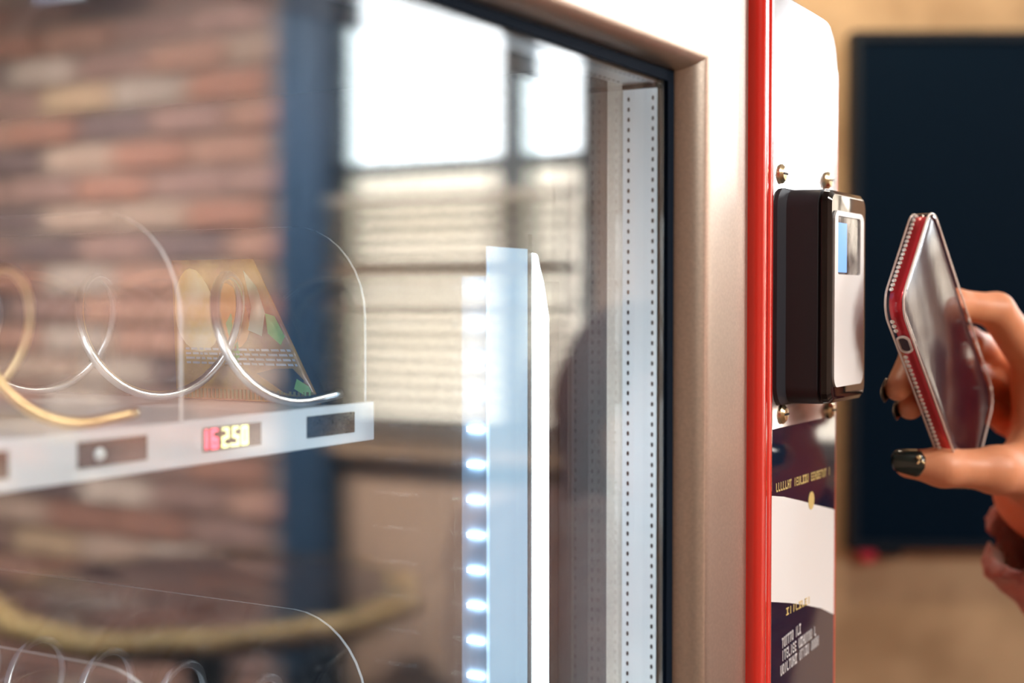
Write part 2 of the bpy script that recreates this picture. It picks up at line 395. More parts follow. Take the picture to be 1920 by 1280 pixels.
spot((1.50, -1.95, 2.60), (2.6, -2.0, 1.45), E_SPOT_BRICK, (1.0, 0.88, 0.80), 'ceiling spotlight washing the bricks beside the column', 95)
spot((1.55, -2.9, 2.60), (2.6, -2.9, 1.5), E_SPOT_BRICK * 0.5, (1.0, 0.86, 0.74), 'ceiling spotlight washing the bricks above the bar table', 95)
t = thing('ceiling_light', (0.6, -2.2, ZC), 'flat white ceiling light panel over the room', 'lamp')
box('frame', (0.0, -2.5, ZC - 0.04), (1.2, -1.9, ZC), M_white, t)
box('diffuser', (0.03, -2.47, ZC - 0.046), (1.17, -1.93, ZC - 0.04), mat('panel_diffuser', (1, 1, 1), 0.4, emit=(1, 0.95, 0.88), estr=4.0), t)
L = bpy.data.lights.new('panel_light', 'AREA'); L.shape = 'RECTANGLE'; L.size = 1.1; L.size_y = 0.5; L.energy = E_PANEL; L.color = (1, .93, .84)
o = bpy.data.objects.new('panel_light', L); COL.objects.link(o); o.parent = t; o.location = (0, 0, -0.055)
# bar table with a natural edge
nt_ = at_depth(470, 1195, 2.30); zt = nt_.z; tc_ = mirrored(at_depth(400, 1195, 2.70)); RT = 0.40
t = thing('bar_table', (tc_.x, tc_.y, 0), 'round dark bar table with a golden natural wood edge by bricks', 'table')
n = 90; rr_ = [RT + 0.010 * math.sin(5 * a_) + 0.008 * math.sin(11 * a_ + 1) + random.uniform(-.006, .006) for a_ in [2 * PI * i / n for i in range(n)]]
ring = lambda k, z: [(tc_.x + (rr_[i] + k) * math.cos(2 * PI * i / n), tc_.y + (rr_[i] + k) * math.sin(2 * PI * i / n), z + random.uniform(-.003, .003)) for i in range(n)]
v = ring(-.012, zt) + ring(-.012, zt - .05); f = [tuple(range(n)), tuple(range(2 * n - 1, n - 1, -1))] + [(i, n + i, n + (i + 1) % n, (i + 1) % n) for i in range(n)]
v = [(tc_.x + (x_ - tc_.x) * .95, tc_.y + (y_ - tc_.y) * .95, z_) for x_, y_, z_ in v]
mk('table_top', v, f, mat('top_dark', (0.022, 0.018, 0.022), 0.08, coat=0.5), t)
v = ring(-.030, zt + .002) + ring(-.008, zt - .004) + ring(0.004, zt - .018) + ring(-.006, zt - .034) + ring(-.02, zt - .034)
f = [(k * n + i, (k + 1) * n + i, (k + 1) * n + (i + 1) % n, k * n + (i + 1) % n) for k in range(4) for i in range(n)]
mk('natural_edge', v, f, mat('edge_gold', (0.85, 0.58, 0.25), 0.5, noise=25, col2=(0.95, 0.72, 0.38)), t, True)
lathe('column', [(0.05, 0.03), (0.05, zt - .05)], (tc_.x, tc_.y, 0), M_lamp, t)
lathe('foot', [(0.26, 0.0), (0.26, 0.012), (0.05, 0.035)], (tc_.x, tc_.y, 0), M_lamp, t)

# ------------------------------------------------------------------ the vending machine
MX0, MX1, MZ1 = -0.36, 0.733, 1.818
GX0, GX1, GZ0, GZ1 = -0.20, 0.5385, 0.50, 1.7632
YF = -0.016                      # front face of frame and control panel
VM = thing('vending_machine', (0.19, 0.4, 0), 'silver fronted vending machine with red trim and a glass door', 'vending machine')
boxes('cabinet', [((MX1 - 0.0075, -0.014, 0.05), (MX1, 0.84, MZ1 - 0.03)), ((MX0, 0.02, 0.05), (MX0 + 0.01, 0.84, MZ1)), ((MX0 + .01, 0.83, 0.05), (MX1 - .0075, 0.84, MZ1)),
                  ((MX0 + .01, 0.045, MZ1 - 0.01), (MX1 - .03, 0.83, MZ1)), ((MX0 + .01, 0.03, 0.05), (MX1 - .0075, 0.83, 0.06))], M_redside, VM)
for x in (MX0 + .06, MX1 - .06):
    for y in (0.08, 0.78): lathe('foot', [(0.03, 0), (0.03, 0.012), (0.012, 0.014), (0.012, 0.05)], (x, y, 0), M_lamp, VM, n=14)
# inner liner: dark walls behind the glass
boxes('inner_liner', [((0.566, 0.026, 0.45), (0.572, 0.60, 1.78)), ((-0.235, 0.026, 0.45), (-0.229, 0.60, 1.78)), ((-0.229, 0.594, 0.45), (0.566, 0.60, 1.78)),
                      ((-0.229, 0.026, 1.774), (0.566, 0.594, 1.78)), ((-0.229, 0.026, 0.45), (0.566, 0.594, 0.456))], M_liner, VM)
# door frame: rounded inner bevel swept around the opening, mitred at the corners
prof = []
for k in range(13):
    a = (PI / 2) * k / 12; prof.append((1 - math.cos(a), math.sin(a)))     # from the glass outwards
BWX, BWZ = 0.0145, 0.0085
loops = [(GX0 - 0.004 - BWX * o_, GX1 + 0.0025 + (BWX - 0.002) * o_, GZ0 - BWX * o_, GZ1 + 0.001 + BWZ * o_, YF * h_) for o_, h_ in prof]
loops = [(GX0 - .004, GX1 + .0025, GZ0, GZ1 + .001, 0.026)] + loops
loops.append((MX0 + 0.02, 0.5955, 0.25, MZ1 - 0.008, YF)); loops.append((MX0 + 0.012, 0.5957, 0.24, MZ1, YF + 0.008)); loops.append((MX0 + 0.012, 0.5957, 0.24, MZ1, 0.045))
V, F = [], []
for (xa, xb, za, zb, y) in loops: V += [(xa, y, za), (xb, y, za), (xb, y, zb), (xa, y, zb)]
for k in range(len(loops) - 1):
    for j in range(4): F.append((4 * k + j, 4 * k + (j + 1) % 4, 4 * k + 4 + (j + 1) % 4, 4 * k + 4 + j))
fr = mk('door_frame', V, F, M_frame, VM, True); fr.data.set_sharp_from_angle(angle=math.radians(32))
# lower kick panel
box('lower_panel', (MX0 + .012, YF + .002, 0.06), (0.5957, 0.03, 0.238), M_frame, VM, bevel=0.004)
# gasket around the pane
V, F = [], []
for (o_, y) in ((-0.0035, -0.0045), (0.0022, -0.0045), (0.0022, 0.0), (-0.0035, -0.003)):
    V += [(GX0 - o_, y, GZ0 - o_), (GX1 + o_, y, GZ0 - o_), (GX1 + o_, y, GZ1 + o_), (GX0 - o_, y, GZ1 + o_)]
for k in range(4):
    for j in range(4): F.append((4 * k + j, 4 * k + (j + 1) % 4, (4 * k + 4) % 16 + (j + 1) % 4, (4 * k + 4) % 16 + j))
mk('gasket', V, F, M_gasket, VM)
# double glazing
box('glass_pane', (GX0, -0.003, GZ0), (GX1, 0.001, GZ1), M_glass, VM)
box('glass_pane', (GX0, 0.0170, GZ0), (GX1, 0.0210, GZ1), M_glass, VM)
SPX = GX1 - 0.0015
SPZ = on_y(1200, 165, 0.008).z
boxes('glazing_spacer', [((SPX, 0.0012, GZ0 + .004), (SPX + .0055, 0.0168, SPZ)), ((GX0, 0.0012, GZ1 - .0035), (SPX - .0002, 0.0168, GZ1 + .004)), ((GX0 - .004, 0.0012, GZ0 + .004), (GX0 + .0015, 0.0168, GZ1 - .004))], M_alu, VM)
box('spacer_corner', (SPX - .0008, 0.0012, SPZ + .0002), (SPX + .006, 0.0168, GZ1 - .0037), M_gasket, VM)
parts = []
z = SPZ - 0.004
while z > GZ0 + .02:
    for y in (0.0032, 0.0142):
        parts.append(prism_vf([(-.00035, -.0009), (.00035, -.0009), (.0006, 0), (.00035, .0009), (-.00035, .0009), (-.0006, 0)], lambda u, q, t, y=y, z=z: (SPX - .00012 + t, y + u, z + q), 0, .00015))
    z -= 0.0042
v, f = join_vf(*parts); mk('spacer_perforations', v, f, M_hole, VM)['kind'] = 'stuff'
parts = []
x = SPX - 0.01
while x > 0.2:
    for y in (0.0032, 0.0142):
        parts.append(prism_vf([(-.0009, -.00035), (0, -.0006), (.0009, -.00035), (.0009, .00035), (0, .0006), (-.0009, .00035)], lambda u, q, t, y=y, x=x: (x + u, y + q, GZ1 - .0035 - .00012 + t), 0, .00015))
    x -= 0.0042
v, f = join_vf(*parts); mk('top_perforations', v, f, M_hole, VM)['kind'] = 'stuff'
# red trim: a rounded bead with a fine rib beside it
pr = [(0.5955, 0.03), (0.5957, YF)]
for k in range(9):
    a = PI - PI * k / 8; pr.append((0.6035 + 0.0075 * math.cos(a), YF - 0.006 * math.sin(a)))
for k in range(7):
    a = PI - PI * k / 6; pr.append((0.6165 + 0.0045 * math.cos(a), YF - 0.001 - 0.003 * math.sin(a)))
pr += [(0.6222, YF), (0.6222, 0.03)]
v, f = prism_vf(pr, lambda u, q, t: (u, q, t), 0.06, MZ1)
o = mk('red_trim', v, f, M_red, VM, True); o.data.set_sharp_from_angle(angle=math.radians(50))
# control panel, its upper outer corner rounded
pp = [(0.6225, 0.06), (MX1 - .008, 0.06), (MX1 - .008, MZ1 - 0.03)]
for k in range(7):
    a = (PI / 2) * k / 6; pp.append((MX1 - .028 + 0.020 * math.cos(a), MZ1 - 0.03 + 0.02 * math.sin(a) * 1.2))
pp.append((0.6225, MZ1 - .004))
v, f = prism_vf(pp, lambda u, q, t: (u, t, q), YF, 0.03)
o = mk('control_panel', v, f, M_panel, VM); do_bevel(o, 0.0012, 2)
# glossy instruction label under the reader
lz1 = on_y(1443, 806, YF).z; lz0 = lz1 - 0.30
lp = rrect(MX1 - .0095 - 0.6240, lz1 - lz0, 0.005, 5, (MX1 - .0095 + 0.6240) / 2, (lz0 + lz1) / 2)
v, f = prism_vf(lp, lambda u, q, t: (u, t, q), YF - 0.0004, YF)
LB = mk('instruction_label', v, f, M_navy, VM); tag(LB, 'glossy navy instruction label with gold and white print')
def greek(x0, y0, x1, y1, hgt, n_, m, name, word=(5, 9)):
    """a line of print too small to read, laid on the label between two photo points"""
    A, B = on_y(x0, y0, YF - .0005), on_y(x1, y1, YF - .0005); L_ = B.x - A.x; P = []; cw = L_ / n_; i = 0; left = random.randint(*word)
    for i in range(n_):
        left -= 1
        if left < 0: left = random.randint(*word); continue
        xa = A.x + i * cw; z0 = A.z + (B.z - A.z) * i / n_; sw = cw * .2
        st = random.choice(['L', 'H', 'E', 'O', 'I', 'Z', 'T', 'U'])
        R = []
        if st in 'LHEOU': R.append((0, 0, sw, hgt))
        if st in 'HOU': R.append((cw * .62, 0, cw * .62 + sw, hgt))
        if st in 'EOTZ': R.append((0, hgt * .8, cw * .8, hgt))
        if st in 'LEOUZ': R.append((0, 0, cw * .8, hgt * .2))
        if st in 'HE': R.append((0, hgt * .42, cw * .7, hgt * .58))
        if st in 'IT': R.append((cw * .3, 0, cw * .3 + sw, hgt))
        if st == 'Z': R.append((cw * .25, hgt * .2, cw * .55, hgt * .8))
        for (a, b, c_, d) in R: P.append(box_vf((xa + a, YF - .00060, z0 + b), (xa + c_, YF - .00045, z0 + d)))
    v, f = join_vf(*P); o = mk(name, v, f, m, LB); return o
greek(1455, 923, 1557, 890, 0.0042, 26, M_gold, 'printed_line')
greek(1474, 1154, 1520, 1130, 0.0036, 8, M_gold, 'printed_line')
greek(1466, 1216, 1502, 1186, 0.0050, 10, M_wtxt, 'printed_line', (4, 6))
greek(1466, 1240, 1530, 1190, 0.0050, 17, M_wtxt, 'printed_line', (5, 8))
greek(1463, 1268, 1535, 1208, 0.0050, 19, M_wtxt, 'printed_line', (5, 8))
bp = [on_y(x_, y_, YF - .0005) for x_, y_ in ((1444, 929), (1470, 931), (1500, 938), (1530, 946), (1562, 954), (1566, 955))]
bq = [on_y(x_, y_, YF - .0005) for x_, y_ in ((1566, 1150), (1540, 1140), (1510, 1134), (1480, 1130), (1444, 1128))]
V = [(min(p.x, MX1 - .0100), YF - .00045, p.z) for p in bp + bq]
mk('reflection_band', V, [tuple(range(len(V)))], M_white, LB)  # white band imitates a reflection on the glossy label
q = on_y(1521, 938, YF - .0005)
lathe('printed_emblem', [(0.0045, 0), (0.0045, .00015)], q, M_gold, LB, axis=Vector((0, -1, 0)), n=18)
# vertical light bar behind the right edge of the glass
zb1 = on_y(918, 462, 0.06).z; zb0 = 1.10
LBAR = box('light_bar', (0.5012, 0.060, zb0), (0.5330, 0.0615, zb1), M_ledplate, VM); tag(LBAR, 'pale blue vertical light bar behind the glass')
box('led_strip', (0.5012, 0.0616, zb0), (0.5022, 0.0735, zb1 - .012), M_ledback, LBAR)
box('channel', (0.5322, 0.0616, zb0), (0.5330, 0.0735, zb1 - .002), M_alu, LBAR)
box('added_side_glow', (-0.2286, 0.085, 1.02), (-0.2266, 0.46, 1.755), mat('side_fill_glow', (0.9, 0.95, 1), 0.4, emit=(0.88, 0.94, 1.0), estr=4.5), VM)  # unseen glowing panel added to brighten the spacer and pouch
TUBE = tube('added_top_tube', [(-0.215 + .0545 * k, 0.062, 1.7635) for k in range(10)], 0.0075, mat('fill_tube_glow', (0.95, 0.97, 1), 0.4, emit=(0.95, 0.97, 1.0), estr=42), VM, 12)  # tube added just out of view to light the pouch
for x in (-0.221, 0.276): box('fill_tube_holder', (x, 0.052, 1.752), (x + .005, 0.072, 1.7735), M_blackpl, VM)  # holders of the added tube
LBL = box('light_bar', (-0.224, 0.060, zb0), (-0.192, 0.0615, zb1), M_ledplate, VM); tag(LBL, 'added unseen light bar at the hinge side of the glass')  # unseen bar added to light the spacer, pouch and spirals
box('led_strip', (-0.193, 0.0616, zb0), (-0.192, 0.0735, zb1 - .012), M_ledback, LBL)  # strip of the added unseen bar
zz = on_y(900, 870, 0.066).z
k = -6
me = None
while True:
    z = zz - k * 0.01465; k += 1
    if z < zb0 + .01: break
    if z > zb1 - .012: continue
    if me is None:
        vv, ff = box_vf((-.0010, -.0036, -.0008), (0, .0036, .0008)); me = bpy.data.meshes.new('led_chip'); me.from_pydata(vv, [], ff); me.materials.append(M_led)
    o = bpy.data.objects.new('led_chip', me); COL.objects.link(o); o.parent = LBAR; o.location = Vector((0.5011, 0.0665, z)) - ROOT[VM]
    o = bpy.data.objects.new('led_chip', me); COL.objects.link(o); o.parent = LBL; o.location = Vector((-0.1909, 0.0665, z)) - ROOT[VM]  # chips of the added unseen bar
za = on_y(1015, 570, 0.06).z
pd = [(0.5372, zb0), (0.5500, zb0), (0.5500, za - .006), (0.5450, za + .010), (0.5385, za + .022), (0.5372, za + .022)]
v, f = prism_vf(pd, lambda u, q, t: (u, t, q), 0.058, 0.068); o = mk('glowing_flange', v, f, M_flangeglow, VM); do_bevel(o, .0015, 2)  # emissive strip stands in for a strongly lit bracket flange
box('bar_bracket', (0.5335, 0.060, zb0), (0.5368, 0.075, za + .03), M_blackpl, VM)
box('bar_bracket', (0.5505, 0.062, zb0), (0.565, 0.064, za + .01), M_liner, VM)

# ------------------------------------------------------------------ snack trays with spirals, dividers and price displays
SEG = {'0': 'abcdef', '1': 'ef', '2': 'abged', '5': 'afgcd', '6': 'afgedc'}
def digit_vf(ch, x, y, z, wd, ht, sw):
    P = []; s = sw
    D = {'a': (0, ht - s, wd, ht), 'g': (0, ht / 2 - s / 2, wd, ht / 2 + s / 2), 'd': (0, 0, wd, s), 'f': (0, ht / 2, s, ht), 'e': (0, 0, s, ht / 2), 'b': (wd - s, ht / 2, wd, ht), 'c': (wd - s, 0, wd, ht / 2)}
    for k_ in SEG[ch]:
        a, b, c_, d = D[k_]; P.append(box_vf((x + a, y - .0003, z + b), (x + c_, y, z + d)))
    return join_vf(*P)
YT = 0.12
def make_tray(dz, label, first=True):
    zt_ = 1.6268 + dz; zb_ = 1.6100 + dz; xr = 0.5040; xl = -0.20
    t = thing('snack_tray', (0.15, 0.33, zb_), label, 'tray')
    boxes('tray_body', [((xl, YT + .0016, zt_ - .004), (xr, 0.56, zt_ - .0025)), ((xl, YT + .0016, zb_), (xl + .0015, .56, zt_ - .004)), ((xr - .0015, YT + .0016, zb_), (xr, .56, zt_ - .004)), ((xl + .0015, .5585, zb_), (xr - .0015, .56, zt_ - .004))], M_tray, t)
    st = box('price_strip', (xl, YT, zb_), (xr, YT + .0015, zt_), M_tray, t, bevel=.0004, seg=1)
    spots = [((145, 850), (275, 835)), ((380, 822), (490, 808)), ((575, 797), (663, 788))]
    xs = [(on_y(145, 845, YT).x, on_y(275, 840, YT).x), (on_y(380, 822, YT).x, on_y(489, 812, YT).x), (on_y(575, 800, YT).x, on_y(664, 793, YT).x)]
    wd0 = xs[1][1] - xs[1][0]; p0 = xs[1][0] - xs[0][0]
    xs += [(xs[0][0] - p0 * k_, xs[0][1] - p0 * k_) for k_ in (1, 2, 3)]
    for i, (xa, xb) in enumerate(xs):
        d = boxes('price_display', [((xa, YT - .0003, zb_ + .0045), (xb, YT + .0002, zt_ - .0035))], M_disp, st)
        if i == 1 and first:
            W_ = xb - xa; u = W_ / 6.6; hz = .0074; z0 = zb_ + .0048
            X = xa + u * .22
            for ch, m_, adv in (('1', M_dred, .62), ('6', M_dred, 1.22), ('2', M_dyel, 1.18), ('5', M_dyel, 1.02), ('0', M_dyel, 1.0)):
                v, f = digit_vf(ch, X, YT - .0003, z0 + .0005, u * .70, hz, .0010); mk('digit', v, f, m_, d); X += u * adv * 1.0
                if ch == '2':
                    v, f = box_vf((X - u * .28, YT - .0006, z0 + .0005), (X - u * .28 + .0012, YT - .0003, z0 + .0017)); mk('decimal_point', v, f, M_dyel, d)
        elif i == 0 and first:
            v, f = lathe_vf([(.0024, 0), (.0020, .0008), (.001, .0012)], (xa + (xb - xa) * .3, YT - .0003, (zb_ + zt_) / 2), Vector((0, -1, 0)), 14); mk('led_glint', v, f, M_white, d, True)  # white bump imitates an LED reflected in the dark display
    # clear upright dividers with a rounded front corner
    for xd in (xr - .0018, 0.388, 0.268, 0.15, 0.03, -0.09):
        h = 0.079; r = 0.040; y0 = YT + .004
        pl = [(0.54, 0), (y0, 0)]
        for k_ in range(10):
            a = (PI / 2) * k_ / 9; pl.append((y0 + r - r * math.cos(a), h - r + r * math.sin(a)))
        pl.append((0.54, h))
        v, f = prism_vf(pl, lambda u, q, tt: (xd + tt, u, zt_ - .0024 + q), 0, .0016)
        o = mk('divider', v, f, M_acryl, t); o.data.materials.append(M_acedge)
        for pg in o.data.polygons: pg.material_index = 1 if abs(pg.normal.x) < .5 else 0
    return t, zt_
RC = 0.0265
def coil(t, cx, zt_, m, turns, pitch, y0=0.128, rad=RC):
    cz = zt_ + rad + .0015; P = []; th = math.radians(-74)
    e = Vector((cx + rad * math.cos(th), y0, cz + rad * math.sin(th))); tg = Vector((-math.sin(th), 0, math.cos(th)))
    for k in (1.0, .66, .33): P.append(e + tg * rad * .42 * k + Vector((0, -pitch * .05 * k, -.0012 * k)))
    for i in range(int(turns * 40)):
        a = th - 2 * PI * i / 40; P.append(Vector((cx + rad * math.cos(a), y0 + pitch * i / 40, cz + rad * math.sin(a))))
    return tube('spiral', P, 0.0021, m, t, 8)
t1, zt1 = make_tray(0.0, 'white snack tray with a lit price display reading 16 2.50')
cA = 0.4675; cB = on_y(168, 620, 0.128).x
coil(t1, cA, zt1, M_steel, 5.2, 0.078)
coil(t1, cB, zt1, M_goldtint, 5.2, 0.078)
coil(t1, cB - .125, zt1, M_steel, 5.2, 0.078)
DZ = -0.172
t2, zt2 = make_tray(DZ, 'white snack tray with empty steel spirals below the lit price display', False)
for k in range(3): coil(t2, cA - .118 * k, zt2, M_steel, 8.0, 0.046)

# ------------------------------------------------------------------ snack bag standing in the right-hand spiral
def bag():
    XF = 0.4990
    BL, BR = on_x(332, 752, XF), on_x(602, 742, XF); TL, TR = on_x(322, 488, XF), on_x(474, 476, XF)
    base = (BL + BR) / 2; zb = zt1 - .0020
    t = thing('snack_bag', (XF, base.y, zb), 'flat snack pouch of yellow fruit with green leaf print beside the spiral', 'bag')
    nx, nz = 26, 22; V, F = [], []
    for side in (-1, 1):
        for j in range(nz + 1):
            q = j / nz
            for i in range(nx + 1):
                p = i / nx
                L_, R_ = BL.lerp(TL, q), BR.lerp(TR, q); P = L_.lerp(R_, p)
                e = (math.sin(PI * p) ** .6) * (min(1, (q * 5)) ** .5) * (min(1, (1 - q) * 6) ** .5)
                wr = .0016 * math.sin(23 * p + 9 * q) * math.sin(17 * q - 5 * p) + .0012 * math.sin(41 * p - 30 * q)
                V.append((XF + side * (.0020 * e + wr * e * .25 + .0002), P.y, zb + (TL.z - zb) * q))
    k = (nx + 1) * (nz + 1)
    for s in (0, 1):
        for j in range(nz):
            for i in range(nx):
                a = s * k + j * (nx + 1) + i; qd = (a, a + 1, a + nx + 2, a + nx + 1); F.append(qd if s == 0 else qd[::-1])
    per = [i for i in range(nx + 1)] + [j * (nx + 1) + nx for j in range(1, nz + 1)] + [nz * (nx + 1) + i for i in range(nx - 1, -1, -1)] + [j * (nx + 1) for j in range(nz - 1, 0, -1)]
    for a, b in zip(per, per[1:] + per[:1]): F.append((b, a, k + a, k + b))
    film = mat('bag_film', (0.30, 0.12, 0.06), 0.22, coat=0.4, noise=38, col2=(0.60, 0.38, 0.06), bump=(120, 0.5, 0.002))
    mk('bag_film', V, F, film, t, True)
    def yf(p, q): 
        e = (math.sin(PI * min(max(p, .001), .999)) ** .6) * (min(1, (max(q, 0) * 5)) ** .5) * (min(1, max(1 - q, 0) * 6) ** .5)
        wr = .0016 * math.sin(23 * p + 9 * q) * math.sin(17 * q - 5 * p) + .0012 * math.sin(41 * p - 30 * q)
        return XF - (.0020 * e + wr * e * .25 + .0002)
    def pos(p, q, off): 
        P = BL.lerp(TL, q).lerp(BR.lerp(TR, q), p); return (yf(p, q) - .0003 - off * .35, P.y, zb + (TL.z - zb) * q)
    def patch(name, outline, m, off=.0006):
        # outline in (p, q); a fan of thin print following the film
        cx = sum(a for a, b in outline) / len(outline); cy = sum(b for a, b in outline) / len(outline)
        V_ = [pos(cx, cy, off)]; F_ = []; N = len(outline); K = 5
        for r in range(1, K + 1):
            for a, b in outline: V_.append(pos(cx + (a - cx) * r / K, cy + (b - cy) * r / K, off))
        for i in range(N): F_.append((0, 1 + (i + 1) % N, 1 + i))
        for r in range(K - 1):
            for i in range(N): F_.append((1 + r * N + i, 1 + r * N + (i + 1) % N, 1 + (r + 1) * N + (i + 1) % N, 1 + (r + 1) * N + i))
        return mk(name, V_, F_, m, t, True)
    def oval(cx, cy, rx, ry, n_=20, rot=0):
        return [(cx + rx * math.cos(2 * PI * i / n_) * math.cos(rot) - ry * math.sin(2 * PI * i / n_) * math.sin(rot), cy + rx * math.cos(2 * PI * i / n_) * math.sin(rot) + ry * math.sin(2 * PI * i / n_) * math.cos(rot)) for i in range(n_)]
    yel = mat('print_yellow', (0.92, 0.62, 0.16), 0.2, coat=.6, noise=60, col2=(0.95, 0.85, 0.55))
    org = mat('print_orange', (0.92, 0.38, 0.07), 0.2, coat=.6, noise=50, col2=(0.95, 0.58, 0.18))
    grn = mat('print_green', (0.22, 0.60, 0.12), 0.3, coat=.5, noise=90, col2=(0.45, 0.75, 0.30))
    pal = mat('print_pale', (0.72, 0.80, 0.66), 0.2, coat=.6, noise=90, col2=(0.55, 0.66, 0.45))
    dark = mat('print_dark', (0.016, 0.018, 0.020), 0.3, coat=.5)
    patch('fruit_print', oval(.25, .64, .22, .30), yel)
    patch('fruit_print', oval(.58, .60, .16, .24, rot=-.3), org, .0008)
    patch('leaf_print', [(.46, .30), (.52, .55), (.60, .62), (.58, .34), (.55, .27)], grn, .0010)
    patch('leaf_print', [(.70, .50), (.80, .66), (.86, .92), (.93, .80), (.90, .62), (.80, .46)], pal, .0010)
    patch('leaf_print', [(.86, .48), (.90, .62), (.97, .60), (.98, .46), (.92, .40)], grn, .0012)
    patch('leaf_print', [(.88, .10), (.93, .17), (.985, .12), (.985, .04), (.95, .04)], grn, .0012)
    patch('dark_corner', [(.66, .20), (.80, .235), (.93, .24), (.97, .16), (.90, .05), (.80, .07)], dark, .0009)
    for r in range(4):
        P = []
        q = .355 - .033 * r; p = .12
        while p < .97:
            wl = random.uniform(.03, .07); p2 = min(p + wl, .975)
            P.append(([pos(p, q, .0014), pos(p2, q, .0014), pos(p2, q + .016, .0014), pos(p, q + .016, .0014)], [(0, 1, 2, 3)])); p = p2 + .012
        v, f = join_vf(*P); mk('printed_line', v, f, M_wtxt, t)
    # crimped lower seal
    P = []
    for i in range(34):
        p = .02 + .96 * i / 34; a = pos(p, .02, .0008); P.append(box_vf((a[0] - .0003, a[1] - .0014, zb + .0008), (a[0], a[1], zb + .0052)))
    v, f = join_vf(*P); mk('crimped_seal', v, f, mat('seal_olive', (0.30, 0.26, 0.10), 0.25, coat=.5), t)
bag()

# ------------------------------------------------------------------ card reader on the control panel
def reader():
    zT, zB = 1.7228, 1.6215; x0, x1 = 0.6285, 0.7150; YB, YR = YF, -0.0395
    t = thing('card_reader', ((x0 + x1) / 2, YB, zB), 'black contactless card reader with white face on the machine panel', 'card reader')
    secs = [(YB, 0, 0, 0.010), (YB - .002, 0, 0, .010), (YB - .0035, .008, .0005, .009), (YR + .006, .0112, .0006, .008), (YR + .005, .0128, .0020, .006), (YR + .0045, .0128, .0020, .006), (YR + .004, .0112, .0009, .006), (YR + .0015, .0116, .0012, .006), (YR, .0135, .0030, .005)]
    V, F = [], []; N = 0
    for (y, ix, iz, r) in secs:
        xl, xr_ = x0 + ix, x1 - ix * 1.45
        P = rrect(xr_ - xl, (zT - zB) - 2 * iz, r, 5, (xl + xr_) / 2, (zT + zB) / 2); N = len(P); V += [(a, y, b) for a, b in P]
    for k in range(len(secs) - 1):
        for i in range(N): F.append((k * N + i, k * N + (i + 1) % N, (k + 1) * N + (i + 1) % N, (k + 1) * N + i))
    K = 6
    F.append(tuple((len(secs) - 1) * N + i for i in range(N))); F.append(tuple(range(N - 1, -1, -1)))
    o = mk('body', V, F, M_blackpl, t, True); o.data.set_sharp_from_angle(angle=math.radians(30)); o.data.materials.append(M_gloss)
    for pg in o.data.polygons:
        if pg.center.y + ROOT[t].y < YR + .0042: pg.material_index = 1
    # white face plate with a display window
    A, B = on_y(1566, 393, YR - .001), on_y(1618, 725, YR - .001)
    wx0, wx1, wz0, wz1 = A.x, B.x, B.z + .002, A.z
    C1, C2 = on_y(1572, 400, YR - .001), on_y(1613, 520, YR - .001); dx0, dx1, dz1, dz0 = C1.x, C2.x, C1.z - .001, C2.z + .001
    outer = rrect(wx1 - wx0, wz1 - wz0, .005, 6, (wx0 + wx1) / 2, (wz0 + wz1) / 2)
    inner = rrect(dx1 - dx0, dz1 - dz0, .0012, 6, (dx0 + dx1) / 2, (dz0 + dz1) / 2)
    n_ = len(outer); V = [(a, YR - .0010, b) for a, b in outer] + [(a, YR - .0010, b) for a, b in inner] + [(a, YR, b) for a, b in outer] + [(a, YR - .0001, b) for a, b in inner]
    F = []
    for i in range(n_):
        j = (i + 1) % n_
        F += [(i, n_ + i, n_ + j, j), (i, j, 2 * n_ + j, 2 * n_ + i), (n_ + j, n_ + i, 3 * n_ + i, 3 * n_ + j)]
    mk('face_plate', V, F, M_white, t)
    xm = dx0 + (dx1 - dx0) * .44
    dsp = box('display', (dx0, YR - .0002, dz0), (dx1, YR - .00002, dz1), M_lcdoff, t)
    box('lit_area', (dx0 + .0012, YR - .00035, dz0 + .001), (xm, YR - .0002, dz1 - .003), M_lcd, dsp)
    for (px, py) in ((1463, 326), (1549, 338), (1465, 776), (1554, 768)):
        p = on_y(px, py, YB)
        s = lathe('screw', [(0.0046, 0), (0.0046, .0012), (.0030, .0026), (.0012, .0028)], p, M_screw, t, axis=Vector((0, -1, 0)), n=20)
        box('slot', (p.x - .0028, YB - .0030, p.z - .0005), (p.x + .0028, YB - .0026, p.z + .0005), M_hole, s)
reader()

